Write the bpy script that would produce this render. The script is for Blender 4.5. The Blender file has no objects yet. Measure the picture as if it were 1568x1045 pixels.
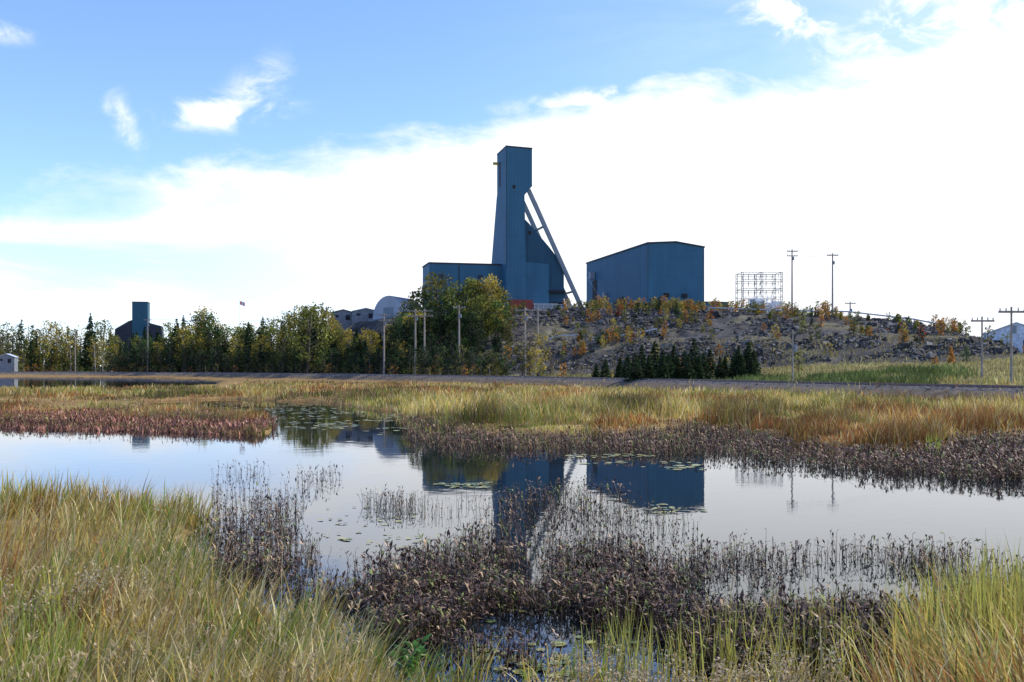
import bpy, math, numpy as np
from mathutils import Vector
RNG=np.random.default_rng(7)
F=1525.0; HY=563.0; CZ=3.0
def wp(px,py,Y):
    return ((px-784)/F*Y, Y, CZ+(HY-py)/F*Y)
def gp(px,py):
    Y=F*CZ/(py-HY); return ((px-784)/F*Y, Y)
def gpoly(l): return np.array([gp(a,b) for a,b in l])
sc=bpy.context.scene
# ---------------------------------------------------------------- noise
_T=np.random.default_rng(3).random((256,256))
def vn(x,y):
    xi=np.floor(x).astype(int); yi=np.floor(y).astype(int)
    fx=x-xi; fy=y-yi; fx=fx*fx*(3-2*fx); fy=fy*fy*(3-2*fy)
    a=_T[xi&255,yi&255]; b=_T[(xi+1)&255,yi&255]; c=_T[xi&255,(yi+1)&255]; d=_T[(xi+1)&255,(yi+1)&255]
    return (a*(1-fx)+b*fx)*(1-fy)+(c*(1-fx)+d*fx)*fy
def fbm(x,y,s=1.0,o=4):
    x=np.asarray(x,float)/s; y=np.asarray(y,float)/s; r=0;a=.5;t=0
    for i in range(o):
        r=r+a*vn(x+17.3*i,y-9.1*i); t+=a; a*=.5; x=x*2.03; y=y*2.03
    return r/t
def sst(a,b,x):
    t=np.clip((x-a)/(b-a),0,1); return t*t*(3-2*t)
def segdist(x,y,P,closed=False):
    n=len(P); d=np.full(x.shape,1e18)
    for i in range(n if closed else n-1):
        a=P[i]; b=P[(i+1)%n]; e=b-a; L=max((e*e).sum(),1e-9)
        t=np.clip(((x-a[0])*e[0]+(y-a[1])*e[1])/L,0,1)
        d=np.minimum(d,(x-a[0]-t*e[0])**2+(y-a[1]-t*e[1])**2)
    return np.sqrt(d)
def inside(x,y,P):
    r=np.zeros(x.shape,bool); n=len(P); j=n-1
    for i in range(n):
        xi,yi=P[i]; xj,yj=P[j]
        c=((yi>y)!=(yj>y))&(x<(xj-xi)*(y-yi)/((yj-yi) if yj!=yi else 1e-9)+xi)
        r^=c; j=i
    return r
def sdist(x,y,P):
    d=segdist(x,y,P,True); return np.where(inside(x,y,P),d,-d)
# ---------------------------------------------------------------- layout
W1=gpoly([(-500,652),(0,652),(180,656),(400,668),(425,652),(405,636),(240,626),(215,616),(330,611),(480,617),(600,632),(655,648),(680,660),(780,664),(900,668),(1050,653),(1130,658),(1270,684),(1390,694),(1445,690),(1450,672),(1568,664),(2300,655),
 (2300,930),(1600,935),(1450,950),(1385,995),(1335,1075),(1200,1065),(900,1060),(700,1060),(560,1050),(530,1000),(420,955),(330,910),(300,850),(325,812),(330,792),(150,782),(-500,772)])
W2=gpoly([(-400,577.5),(0,578),(250,579),(340,584),(335,590),(200,596),(-400,600)])
RP=np.array([(78,0),(60,40),(42,82),(21,132),(0,178),(-42,243),(-91,300),(-160,355),(-250,405),(-600,540)],float)
RX=RP[::-1,0]; RY=RP[::-1,1]
HP=np.array([(-47,306),(-33,288),(-10,276),(10,270),(35,258),(51,245),(75,222),(88,213),(96,207),(99,214),(112,250),(190,340),(200,520),(-70,520),(-60,380)],float)
def rock_k(x,y):
    sd=sdist(x,y,HP)+(fbm(x,y,22)-.5)*8
    w=np.interp(x,[-45,-5,82,99],[24,58,52,12])
    k=np.clip((sd+w)/w,0,1); return k,sd
def terrain(x,y,full=False):
    x=np.asarray(x,float); y=np.asarray(y,float)
    sc_=np.clip(y/40,.35,3)
    sdw=np.maximum(sdist(x,y,W1),sdist(x,y,W2))+(fbm(x,y,1.6)-.5)*1.3*sc_
    z=.16+.22*(fbm(x,y,3)-.4)-sst(-.5,.6,sdw)*.75
    rd=segdist(x,y,RP); side=y-np.interp(x,RX,RY)
    side=np.where(x>78,50,side)
    emb=1.05-np.maximum(0,rd-2.3)*.4+(fbm(x,y,2)-.5)*.15*(rd>2.4)
    z=np.maximum(z,emb)
    s=np.where(side>0,rd,0)
    rx=sst(5,60,x)
    base=.55+np.minimum(s*.055,4.2)*rx+np.minimum(s*.02,3)*(1-rx)+(fbm(x,y,9)-.5)*1.0*np.clip(s/15,0,1)
    z=np.where((side>0)&(rd>2.4),np.maximum(z,base),z)
    k,sd=rock_k(x,y)
    top=np.interp(x,[-90,-60,-20,0,35,51,75,88,96,102,112,200],[13,16.5,18.4,18.9,18.2,16.8,14.4,12.2,9.6,6,5,4.5])
    top=top+np.clip(sd,0,60)*.03*np.clip((top-6)/8,0,1)
    kk=np.interp(k,[0,.38,.5,1],[0,.44,.47,1])
    sl=(k>0)&(k<1)
    z=np.where(side>0, z+np.maximum(top-z,0)*kk+ (fbm(x,y,6,5)-.5)*2.0*np.sin(np.clip(k,0,1)*math.pi)+(fbm(x,y,1.7,3)-.5)*.9*sl, z)
    if full: return z,sdw,rd,side,k,sd
    return z
# ---------------------------------------------------------------- mesh helpers
def make_mesh(name,V,Q,C=None,mid=None,mats=(),smooth=False,parent=None,n=4):
    V=np.asarray(V,np.float32).reshape(-1,3); Q=np.asarray(Q,np.int32).reshape(-1,n)
    me=bpy.data.meshes.new(name)
    me.vertices.add(len(V)); me.vertices.foreach_set('co',V.ravel())
    me.loops.add(Q.size); me.loops.foreach_set('vertex_index',Q.ravel())
    me.polygons.add(len(Q)); me.polygons.foreach_set('loop_start',np.arange(0,Q.size,n,dtype=np.int32))
    try: me.polygons.foreach_set('loop_total',np.full(len(Q),n,np.int32))
    except Exception: pass
    for m in mats: me.materials.append(m)
    if mid is not None: me.polygons.foreach_set('material_index',np.asarray(mid,np.int32))
    me.polygons.foreach_set('use_smooth',np.full(len(Q),smooth,bool))
    if C is not None:
        a=me.color_attributes.new('Col','FLOAT_COLOR','POINT')
        c=np.ones((len(V),4),np.float32); c[:,:3]=np.asarray(C).reshape(-1,3); a.data.foreach_set('color',c.ravel())
    me.update(calc_edges=True)
    ob=bpy.data.objects.new(name,me); sc.collection.objects.link(ob)
    if parent: ob.parent=parent
    return ob
def empty(name):
    e=bpy.data.objects.new(name,None); sc.collection.objects.link(e); e.empty_display_size=.5; return e
class MB:
    def __init__(s): s.v=[]; s.f=[]
    def add(s,v,f):
        o=len(s.v); s.v+= [tuple(p) for p in v]; s.f+=[tuple(i+o for i in q) for q in f]
    def prism(s,A,B):
        n=len(A); s.add(list(A)+list(B),[tuple(range(n)),tuple(range(2*n-1,n-1,-1))]+[(i,i+n,(i+1)%n+n,(i+1)%n) for i in range(n)])
    def cyl(s,p0,p1,r0,r1=None,n=8):
        r1=r0 if r1 is None else r1
        p0=Vector(p0);p1=Vector(p1);d=(p1-p0).normalized()
        a=d.orthogonal().normalized(); b=d.cross(a)
        A=[p0+(a*math.cos(t)+b*math.sin(t))*r0 for t in [2*math.pi*i/n for i in range(n)]]
        B=[p1+(a*math.cos(t)+b*math.sin(t))*r1 for t in [2*math.pi*i/n for i in range(n)]]
        s.prism(A,B)
    def beam(s,p0,p1,w,h=None):
        h=h or w; p0=Vector(p0);p1=Vector(p1);d=(p1-p0).normalized()
        up=Vector((0,0,1)) if abs(d.z)<.95 else Vector((0,1,0))
        a=d.cross(up).normalized()*w/2; b=a.normalized().cross(d)*h/2
        s.prism([p0-a-b,p0+a-b,p0+a+b,p0-a+b],[p1-a-b,p1+a-b,p1+a+b,p1-a+b])
    def build(s,name,mat,parent=None,bevel=0):
        me=bpy.data.meshes.new(name); me.from_pydata(s.v,[],s.f); me.materials.append(mat); me.update()
        import bmesh
        bm=bmesh.new(); bm.from_mesh(me); bmesh.ops.recalc_face_normals(bm,faces=bm.faces); bm.to_mesh(me); bm.free()
        ob=bpy.data.objects.new(name,me); sc.collection.objects.link(ob)
        if parent: ob.parent=parent
        return ob
class Fr:
    def __init__(s,x,y,a=None,u=(.972,.235)):
        s.o=np.array([x,y]); s.u=np.array(u)/np.hypot(*u); s.v=np.array([-s.u[1],s.u[0]])
    def p(s,u,v,z):
        q=s.o+s.u*u+s.v*v; return (q[0],q[1],z)
    def box(s,mb,u0,u1,v0,v1,z0,z1):
        mb.prism([s.p(u0,v0,z0),s.p(u1,v0,z0),s.p(u1,v1,z0),s.p(u0,v1,z0)],[s.p(u0,v0,z1),s.p(u1,v0,z1),s.p(u1,v1,z1),s.p(u0,v1,z1)])
    def ext(s,mb,pts,v0,v1):
        mb.prism([s.p(u,v0,z) for u,z in pts],[s.p(u,v1,z) for u,z in pts])
# ---------------------------------------------------------------- materials
def nmat(name):
    m=bpy.data.materials.new(name); m.use_nodes=True; nt=m.node_tree
    return m,nt,nt.nodes['Principled BSDF'],nt.nodes['Material Output']
def simple(name,col,rough=.7,metal=0,var=.25,scale=1.5,bump=0.0):
    m,nt,b,o=nmat(name)
    n=nt.nodes.new('ShaderNodeTexNoise'); n.inputs['Scale'].default_value=scale; n.inputs['Detail'].default_value=6
    tc=nt.nodes.new('ShaderNodeTexCoord'); nt.links.new(tc.outputs['Object'],n.inputs['Vector'])
    r=nt.nodes.new('ShaderNodeValToRGB'); e=r.color_ramp.elements
    e[0].position=.3; e[1].position=.7
    e[0].color=(*[c*(1-var) for c in col],1); e[1].color=(*[min(1,c*(1+var)) for c in col],1)
    nt.links.new(n.outputs['Fac'],r.inputs['Fac']); nt.links.new(r.outputs['Color'],b.inputs['Base Color'])
    b.inputs['Roughness'].default_value=rough; b.inputs['Metallic'].default_value=metal
    if bump:
        bp=nt.nodes.new('ShaderNodeBump'); bp.inputs['Strength'].default_value=bump; nt.links.new(n.outputs['Fac'],bp.inputs['Height']); nt.links.new(bp.outputs['Normal'],b.inputs['Normal'])
    return m
def attr_mat(name,rough=.7,trans=0.0,nscale=0,spec=.3,bump=0):
    m,nt,b,o=nmat(name)
    a=nt.nodes.new('ShaderNodeAttribute'); a.attribute_name='Col'
    col=a.outputs['Color']
    if nscale:
        tc=nt.nodes.new('ShaderNodeTexCoord')
        n=nt.nodes.new('ShaderNodeTexNoise'); n.inputs['Scale'].default_value=nscale; n.inputs['Detail'].default_value=8; n.inputs['Roughness'].default_value=.7
        nt.links.new(tc.outputs['Object'],n.inputs['Vector'])
        mr=nt.nodes.new('ShaderNodeMapRange'); mr.inputs[1].default_value=.3; mr.inputs[2].default_value=.7; mr.inputs[3].default_value=.5; mr.inputs[4].default_value=1.5
        nt.links.new(n.outputs['Fac'],mr.inputs[0])
        mx=nt.nodes.new('ShaderNodeVectorMath'); mx.operation='SCALE'; nt.links.new(col,mx.inputs[0]); nt.links.new(mr.outputs[0],mx.inputs['Scale']); col=mx.outputs[0]
        if bump:
            bp=nt.nodes.new('ShaderNodeBump'); bp.inputs['Strength'].default_value=bump; bp.inputs['Distance'].default_value=.3; nt.links.new(n.outputs['Fac'],bp.inputs['Height']); nt.links.new(bp.outputs['Normal'],b.inputs['Normal'])
    nt.links.new(col,b.inputs['Base Color']); b.inputs['Roughness'].default_value=rough
    b.inputs['Specular IOR Level'].default_value=spec
    if trans:
        t=nt.nodes.new('ShaderNodeBsdfTranslucent'); nt.links.new(col,t.inputs['Color'])
        ms=nt.nodes.new('ShaderNodeMixShader'); ms.inputs[0].default_value=trans
        nt.links.new(b.outputs[0],ms.inputs[1]); nt.links.new(t.outputs[0],ms.inputs[2]); nt.links.new(ms.outputs[0],o.inputs['Surface'])
    return m
def siding(name,col,u=(.972,.235),period=1.1,rough=.6):
    m,nt,b,o=nmat(name); N=nt.nodes; L=nt.links
    tc=N.new('ShaderNodeTexCoord')
    def dot(v):
        d=N.new('ShaderNodeVectorMath'); d.operation='DOT_PRODUCT'; L.new(tc.outputs['Object'],d.inputs[0]); d.inputs[1].default_value=v; return d.outputs['Value']
    def mth(op,a,b_=None):
        q=N.new('ShaderNodeMath'); q.operation=op
        for i,x in enumerate([a,b_]):
            if x is None: continue
            if isinstance(x,(int,float)): q.inputs[i].default_value=x
            else: L.new(x,q.inputs[i])
        return q.outputs[0]
    k=2*math.pi/period
    s=mth('ADD',mth('SINE',mth('MULTIPLY',dot((u[0],u[1],0)),k)),mth('SINE',mth('MULTIPLY',dot((-u[1],u[0],0)),k)))
    bp=N.new('ShaderNodeBump'); bp.inputs['Strength'].default_value=.3; bp.inputs['Distance'].default_value=.05; L.new(s,bp.inputs['Height']); L.new(bp.outputs['Normal'],b.inputs['Normal'])
    n=N.new('ShaderNodeTexNoise'); n.inputs['Scale'].default_value=.35; n.inputs['Detail'].default_value=7
    mp=N.new('ShaderNodeMapping'); mp.inputs['Scale'].default_value=(1,1,.25); L.new(tc.outputs['Object'],mp.inputs[0]); L.new(mp.outputs[0],n.inputs['Vector'])
    z=dot((0,0,1/6.1)); fr=mth('FRACT',z); seam=mth('LESS_THAN',fr,.03)
    f=mth('ADD',mth('MULTIPLY',n.outputs['Fac'],.5),.75); f=mth('ADD',f,mth('MULTIPLY',s,.025)); f=mth('SUBTRACT',f,mth('MULTIPLY',seam,.1))
    sc2=N.new('ShaderNodeVectorMath'); sc2.operation='SCALE'; sc2.inputs[0].default_value=col; L.new(f,sc2.inputs['Scale']); L.new(sc2.outputs[0],b.inputs['Base Color'])
    b.inputs['Roughness'].default_value=rough; b.inputs['Specular IOR Level'].default_value=.15
    return m
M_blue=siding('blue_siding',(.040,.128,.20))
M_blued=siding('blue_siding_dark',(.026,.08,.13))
M_trim=simple('dark_trim',(.02,.03,.045))
M_steel=simple('galvanized_steel',(.42,.44,.46),.5,.3,.15)
M_leg=simple('leg_steel',(.17,.22,.26),.6,0,.12)
M_white=simple('white_paint',(.7,.72,.74),.5)
M_dark=simple('dark_opening',(.012,.013,.016),.8)
M_red=simple('oxide_red',(.2,.035,.025))
M_yel=simple('yellow_paint',(.5,.36,.04))
M_wood=simple('weathered_wood',(.27,.24,.21),.9,0,.3,2)
M_grass=attr_mat('grass_blades',.6,.42,0,.2)
M_leaf=attr_mat('foliage',.65,.38,0,.2)
M_bark=attr_mat('bark',.9,0,0,.1)
M_brown=attr_mat('dying_leaves',.55,0,0,.2)
M_rock=attr_mat('rock',.85,0,1.2,.3,.4)
M_ground=attr_mat('ground_soil',.95,0,.9,.1,.6)
# ---------------------------------------------------------------- world
AZ=math.radians(76); EL=math.radians(41)
w=bpy.data.worlds.new('World'); sc.world=w; w.use_nodes=True
nt=w.node_tree; N=nt.nodes; L=nt.links; N.clear()
out=N.new('ShaderNodeOutputWorld'); bg=N.new('ShaderNodeBackground'); L.new(bg.outputs[0],out.inputs[0])
sky=N.new('ShaderNodeTexSky'); sky.sky_type='NISHITA'; sky.sun_disc=False; sky.sun_elevation=EL; sky.sun_rotation=AZ
sky.air_density=1.0; sky.dust_density=.3; sky.ozone_density=1.8
tc=N.new('ShaderNodeTexCoord'); sp=N.new('ShaderNodeSeparateXYZ'); L.new(tc.outputs['Generated'],sp.inputs[0])
def mth(op,*a,clamp=False):
    q=N.new('ShaderNodeMath'); q.operation=op; q.use_clamp=clamp
    for i,x in enumerate(a):
        if isinstance(x,(int,float)): q.inputs[i].default_value=x
        else: L.new(x,q.inputs[i])
    return q.outputs[0]
X,Y,Z=sp.outputs
ln=mth('SQRT',mth('ADD',mth('ADD',mth('MULTIPLY',X,X),mth('MULTIPLY',Y,Y)),1e-4))
hx=mth('DIVIDE',X,ln); hy=mth('DIVIDE',Y,ln); e=mth('DIVIDE',Z,ln)
cv=N.new('ShaderNodeCombineXYZ'); L.new(hx,cv.inputs[0]); L.new(hy,cv.inputs[1]); L.new(e,cv.inputs[2])
def noise(scl,rot,detail,rough,dist,off=(0,0,0)):
    mp=N.new('ShaderNodeMapping'); mp.inputs['Scale'].default_value=scl; mp.inputs['Rotation'].default_value=rot; mp.inputs['Location'].default_value=off
    L.new(cv.outputs[0],mp.inputs[0])
    n=N.new('ShaderNodeTexNoise'); n.inputs['Scale'].default_value=1; n.inputs['Detail'].default_value=detail; n.inputs['Roughness'].default_value=rough; n.inputs['Distortion'].default_value=dist
    L.new(mp.outputs[0],n.inputs['Vector']); return n.outputs['Fac']
def mr(x,a,b,c=0,d=1):
    q=N.new('ShaderNodeMapRange'); q.interpolation_type='SMOOTHSTEP'; q.clamp=True
    L.new(x,q.inputs[0])
    for i,vv in zip((1,2,3,4),(a,b,c,d)): q.inputs[i].default_value=vv
    return q.outputs[0]
n1=noise((6,6,13),(0,.3,0),8,.6,.35)
n2=noise((3,3,14),(0,.25,0),6,.6,.6,(3,1,7))
n3=noise((16,16,26),(0,.4,0),6,.62,.5,(9,2,1))
edge=mth('ADD',mth('ADD',mth('MULTIPLY',hx,.185),.258),mth('MULTIPLY',mth('MULTIPLY',hx,hx),-.15))
d=mth('SUBTRACT',edge,e)
dd=mth('ADD',mth('ADD',d,mth('MULTIPLY',mth('SUBTRACT',n1,.5),.15)),mth('MULTIPLY',mth('SUBTRACT',n3,.5),.035))
m1=mr(dd,-.010,.036)
hole=mth('MULTIPLY',mr(n2,.40,.60),mr(hx,.0,-.4,0,.85))
hole=mth('MULTIPLY',hole,mr(e,.19,.08,.6,1))
m1=mth('MULTIPLY',m1,mth('SUBTRACT',1,hole))
def blob(cx,cy,sx,sy,amp=1.0,sl=0.):
    a=mth('SUBTRACT',hx,cx); b=mth('SUBTRACT',mth('SUBTRACT',e,cy),mth('MULTIPLY',a,sl))
    a=mth('DIVIDE',a,sx); b=mth('DIVIDE',b,sy)
    r=mth('ADD',mth('MULTIPLY',a,a),mth('MULTIPLY',b,b))
    g=mth('MULTIPLY',mth('POWER',2.718,mth('MULTIPLY',r,-1)),amp)
    return mr(mth('MULTIPLY',g,mr(n3,.3,.7,.1,1.2)),.08,.9)
m=m1
front=mr(hy,0,.2)
for bb in [(-.272,.247,.06,.018,1.1,.12),(-.25,.27,.035,.03,.7,.6),(-.363,.232,.018,.026,.8,-.9),(-.335,.238,.02,.015,.5,0),(.27,.345,.06,.035,1.1,-.3),(.42,.35,.12,.03,.9,.2),(-.455,.30,.03,.012,.5,0),(.08,.268,.10,.014,.9,.12),(.45,.33,.2,.05,1.0,.1)]:
    m=mth('MAXIMUM',m,mth('MULTIPLY',blob(*bb),front))
veil=mth('MULTIPLY',mr(hx,-.1,.55),mr(n2,.3,.7,.05,.45))
m=mth('MAXIMUM',m,mth('MULTIPLY',veil,front))
m=mth('MINIMUM',m,1)
ss=N.new('ShaderNodeVectorMath'); ss.operation='MULTIPLY'; L.new(sky.outputs[0],ss.inputs[0]); ss.inputs[1].default_value=(1.22,1.38,1.9)
mix=N.new('ShaderNodeMix'); mix.data_type='RGBA'; L.new(m,mix.inputs['Factor'])
L.new(ss.outputs[0],mix.inputs['A']); mix.inputs['B'].default_value=(7.9,8.1,8.4,1)
L.new(mix.outputs['Result'],bg.inputs['Color']); bg.inputs['Strength'].default_value=.15
S=Vector((math.sin(AZ)*math.cos(EL),math.cos(AZ)*math.cos(EL),math.sin(EL)))
sl=bpy.data.lights.new('sun','SUN'); sl.energy=5.0; sl.angle=math.radians(.5); sl.color=(1,.95,.86)
so=bpy.data.objects.new('sun',sl); sc.collection.objects.link(so); so.rotation_euler=(-S).to_track_quat('-Z','Y').to_euler(); so.location=(100,60,100)
# ---------------------------------------------------------------- ground
ys=np.concatenate([np.linspace(-60,5,16)[:-1],np.geomspace(5,60,130)[:-1],np.arange(60,180,1.1),np.arange(180,300,.8),np.arange(300,420,2.5),np.geomspace(420,5000,26)])
xp=np.concatenate([np.arange(0,40,.35),np.arange(40,130,1.0),np.arange(130,300,5),np.geomspace(300,4500,18)])
xs=np.concatenate([-xp[:0:-1],xp])
GX,GY=np.meshgrid(xs,ys); x=GX.ravel(); y=GY.ravel()
z,sdw,rd,side,k,sd=terrain(x,y,True)
n5=fbm(x,y,8)[:,None]; n6=fbm(x,y,2.5)[:,None]
c=np.array([.26,.18,.065])*(.6+n6)*(1-n5)+np.array([.2,.11,.05])*n5
def mixc(c,col,m): m=m[:,None]; return c*(1-m)+np.array(col)*m
c=mixc(c,(.03,.024,.018),sst(-.3,.3,sdw))
c=mixc(c,(.15,.115,.08),sst(6,3.2,rd))
beh=(side>0)&(rd>3)
c=np.where(beh[:,None],np.array([.2,.16,.065])*(.5+n6)+np.array([.02,.05,.0])*n5,c)
c=np.where((beh&(x<-25)&(k<.9))[:,None],np.array([.07,.065,.03])*(.5+n6),c)
rk=(k>.02)&(side>0)
n7=fbm(x,y,11,3)
c=np.where(rk[:,None],np.array([.072,.066,.06])*(.25+n6*1.5)+np.array([.06,.052,.015])*sst(.5,.68,n7)[:,None],c)
pale=beh&(k>.32)&(k<.42)&(n7>.42)
c=np.where(pale[:,None],np.array([.13,.115,.075])*(.5+.8*n6),c)
c=np.where((beh&(k>=1))[:,None],np.array([.12,.11,.09])*(.6+.7*n6),c)
nx=len(xs); ny=len(ys)
idx=np.arange(nx*ny).reshape(ny,nx)
Q=np.stack([idx[:-1,:-1],idx[:-1,1:],idx[1:,1:],idx[1:,:-1]],-1).reshape(-1,4)
make_mesh('ground',np.stack([x,y,z],1),Q,c,None,[M_ground],True)
# water
m,nt2,b,o=nmat('pond_water')
b.inputs['Base Color'].default_value=(.010,.014,.016,1); b.inputs['Roughness'].default_value=.03; b.inputs['IOR'].default_value=1.33
t=nt2.nodes.new('ShaderNodeTexCoord'); n=nt2.nodes.new('ShaderNodeTexNoise'); n.inputs['Scale'].default_value=1.3; n.inputs['Detail'].default_value=4
n2_=nt2.nodes.new('ShaderNodeTexNoise'); n2_.inputs['Scale'].default_value=.16; n2_.inputs['Detail'].default_value=5
rr=nt2.nodes.new('ShaderNodeMapRange'); rr.inputs[1].default_value=.45; rr.inputs[2].default_value=.7; rr.inputs[3].default_value=.015; rr.inputs[4].default_value=.07
nt2.links.new(t.outputs['Object'],n2_.inputs['Vector']); nt2.links.new(n2_.outputs['Fac'],rr.inputs[0]); nt2.links.new(rr.outputs[0],b.inputs['Roughness'])
bp=nt2.nodes.new('ShaderNodeBump'); bp.inputs['Strength'].default_value=.045; bp.inputs['Distance'].default_value=.05
nt2.links.new(t.outputs['Object'],n.inputs['Vector']); nt2.links.new(n.outputs['Fac'],bp.inputs['Height']); nt2.links.new(bp.outputs['Normal'],b.inputs['Normal'])
b.inputs['Specular IOR Level'].default_value=.85
make_mesh('pond_water',[(-500,-60,0),(200,-60,0),(200,380,0),(-500,380,0)],[(0,1,2,3)],None,None,[m])
# ---------------------------------------------------------------- blades
PR_G=[1,.8,.06]; PR_L=[.25,1,.05]
def blades(P,h,wd,az,lean,bend,prof=PR_G,waz=None):
    K=len(prof); n=len(P); t=np.linspace(0,1,K)[None,:]
    ang=lean[:,None]+bend[:,None]*t
    dt=1/(K-1)
    dx=np.sin(ang)*h[:,None]*dt; dz=np.cos(ang)*h[:,None]*dt
    R=np.concatenate([np.zeros((n,1)),np.cumsum(dx[:,:-1],1)],1); ZZ=np.concatenate([np.zeros((n,1)),np.cumsum(dz[:,:-1],1)],1)
    c,s=np.cos(az)[:,None],np.sin(az)[:,None]
    C=np.stack([P[:,0:1]+R*c,P[:,1:2]+R*s,P[:,2:3]+ZZ],-1)
    wa=az+math.pi/2 if waz is None else waz
    W=np.stack([np.cos(wa),np.sin(wa),0*wa],-1)[:,None,:]*(wd[:,None]*np.array(prof)[None,:]/2)[:,:,None]
    return np.stack([C-W,C+W],2)
def blade_faces(n,K,o=0):
    b=(np.arange(n)*2*K)[:,None]+ (np.arange(K-1)*2)[None,:]
    return (np.stack([b,b+1,b+3,b+2],-1)+o).reshape(-1,4)
def blade_obj(name,parts,mat):
    V=[];Q=[];C=[];o=0
    for v,c0,c1 in parts:
        n,K=v.shape[:2]
        V.append(v.reshape(-1,3)); Q.append(blade_faces(n,K,o)); o+=n*K*2
        t=np.linspace(0,1,K)[None,:,None,None]
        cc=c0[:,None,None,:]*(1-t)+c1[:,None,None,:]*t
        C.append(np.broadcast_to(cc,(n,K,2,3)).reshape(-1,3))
    return make_mesh(name,np.concatenate(V),np.concatenate(Q),np.concatenate(C),None,[mat])
def samp(poly,n,px=True):
    P=np.array(poly,float); lo=P.min(0); hi=P.max(0); out=np.zeros((0,2))
    while len(out)<n:
        q=lo+RNG.random((n*2,2))*(hi-lo); q=q[inside(q[:,0],q[:,1],P)]; out=np.concatenate([out,q])
    out=out[:n]; Y=F*CZ/(out[:,1]-HY)
    return (out[:,0]-784)/F*Y,Y
GOLD=np.array([.70,.50,.13]); STRAW=np.array([.84,.70,.36]); GREEN=np.array([.27,.36,.06]); RUST=np.array([.48,.20,.065]); OLIVE=np.array([.44,.40,.10]); DEAD=np.array([.42,.28,.16])
def palette(n,wts):
    cols=np.array([GOLD,STRAW,GREEN,RUST,OLIVE,DEAD]); wts=np.maximum(np.asarray(wts,float),0)
    if wts.ndim==1: wts=np.tile(wts,(n,1))
    wts=wts/wts.sum(1,keepdims=True); cu=np.cumsum(wts,1); r=RNG.random((n,1)); i=np.minimum((r>cu).sum(1),5)
    return cols[i]*RNG.uniform(.6,1.22,(n,1))
def u(n,a,b): return RNG.uniform(a,b,n)
def field(poly,n,hmin,hmax,wf,hmul=None):
    x,y=samp(poly,n)
    z,sdw,rd,side,k,sd=terrain(x,y,True)
    ok=(sdw<.25)&((rd>3.6)|(RNG.random(n)<.1)); x,y,z,sdw=x[ok],y[ok],z[ok],sdw[ok]; n=len(x)
    a=fbm(x,y*.6,7,3); b=fbm(x+50,y,3.2,3); h=u(n,hmin,hmax)*(.2+1.6*sst(.25,.75,b))*np.interp(y,[60,120],[1,.55])
    dk=sst(.56,.66,fbm(x+90,y*.5,8,3))
    wts=np.stack([.55-.4*dk,.3-.2*dk,sst(.52,.75,1-a)*.7+.04,sst(.49,.64,a)*2.1,.3+.3*b,.12+.5*dk],1)
    c=palette(n,wts)*(.55+.8*sst(.3,.7,fbm(x,y,2,2)))[:,None]*(1-.45*dk)[:,None]
    v=blades(np.stack([x,y,z-.03],1),h,np.maximum(.012,y*wf)*u(n,.6,1.3),u(n,0,6.28),u(n,0,.35),u(n,.1,1.2),waz=u(n,-.6,.6))
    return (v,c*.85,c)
parts=[field([(-120,588),(350,596),(370,586),(700,589),(1100,596),(1720,612),(1720,672),(1450,672),(1445,694),(1390,698),(1270,690),(1130,664),(1050,658),(900,672),(780,668),(640,655),(600,634),(480,620),(200,612),(-120,612)],76000,.45,.85,.0007),
       field([(-120,600),(340,600),(240,626),(405,636),(425,652),(400,670),(180,660),(-120,656)],13000,.28,.45,.0007)]
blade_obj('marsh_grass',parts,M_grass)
# ---- near banks
def tufts(poly,nt,per,h0,h1,wd,wfun,lean=.15,bend=(.4,1.3),windaz=0.2,spread=.12,maxsdw=.2):
    x,y=samp(poly,nt); z,sdw,*_=terrain(x,y,True); ok=sdw<maxsdw; x,y=x[ok],y[ok]; nt=len(x)
    th=u(nt,h0,h1)*(.5+1.0*fbm(x,y,1.5,3)); W=wfun(x,y)
    X=np.repeat(x,per);Yy=np.repeat(y,per); n=len(X); az=u(n,0,6.28); r=np.abs(RNG.normal(0,spread,n))
    X=X+np.cos(az)*r; Yy=Yy+np.sin(az)*r; zz=terrain(X,Yy)
    H=np.repeat(th,per)*u(n,.5,1.15); W=np.repeat(W,per,0)
    wx=np.cos(az)*.55+math.cos(windaz)*.6+RNG.normal(0,.35,n); wy=np.sin(az)*.55+math.sin(windaz)*.6+RNG.normal(0,.35,n)
    a2=np.arctan2(wy,wx)
    v=blades(np.stack([X,Yy,zz-.04],1),H,wd*u(n,.5,1.5),a2,u(n,0,lean)+r*1.5,u(n,*bend),prof=[1,1,.75,.05])
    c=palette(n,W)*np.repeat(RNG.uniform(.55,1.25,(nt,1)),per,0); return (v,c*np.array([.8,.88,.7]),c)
def wleft(x,y):
    a=fbm(x,y,2.2,3); b=fbm(x+31,y+7,2.4,3)
    return np.stack([1.15+0*a,1.2+0*a,sst(.50,.36,a)*2.0+.05,sst(.5,.66,b)*1.8+.03,.5+0*a,.25+0*a],1)
def wgreen(x,y):
    a=fbm(x,y,1.6,3); b=fbm(x+9,y,1.3,3); return np.stack([.9+0*a,.4+0*a,.3+2.2*sst(.48,.68,a),1.6*sst(.48,.68,b),.7+0*a,.15+0*a],1)
LB=[(-260,790),(150,792),(332,800),(325,815),(300,850),(330,915),(420,960),(530,1010),(575,1080),(600,1500),(-500,1500),(-400,900)]
RB=[(1345,1080),(1390,1000),(1455,955),(1600,940),(1900,940),(2000,1500),(1345,1500)]
BT=[(560,1075),(900,1085),(1340,1085),(1400,1500),(560,1500)]
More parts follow.
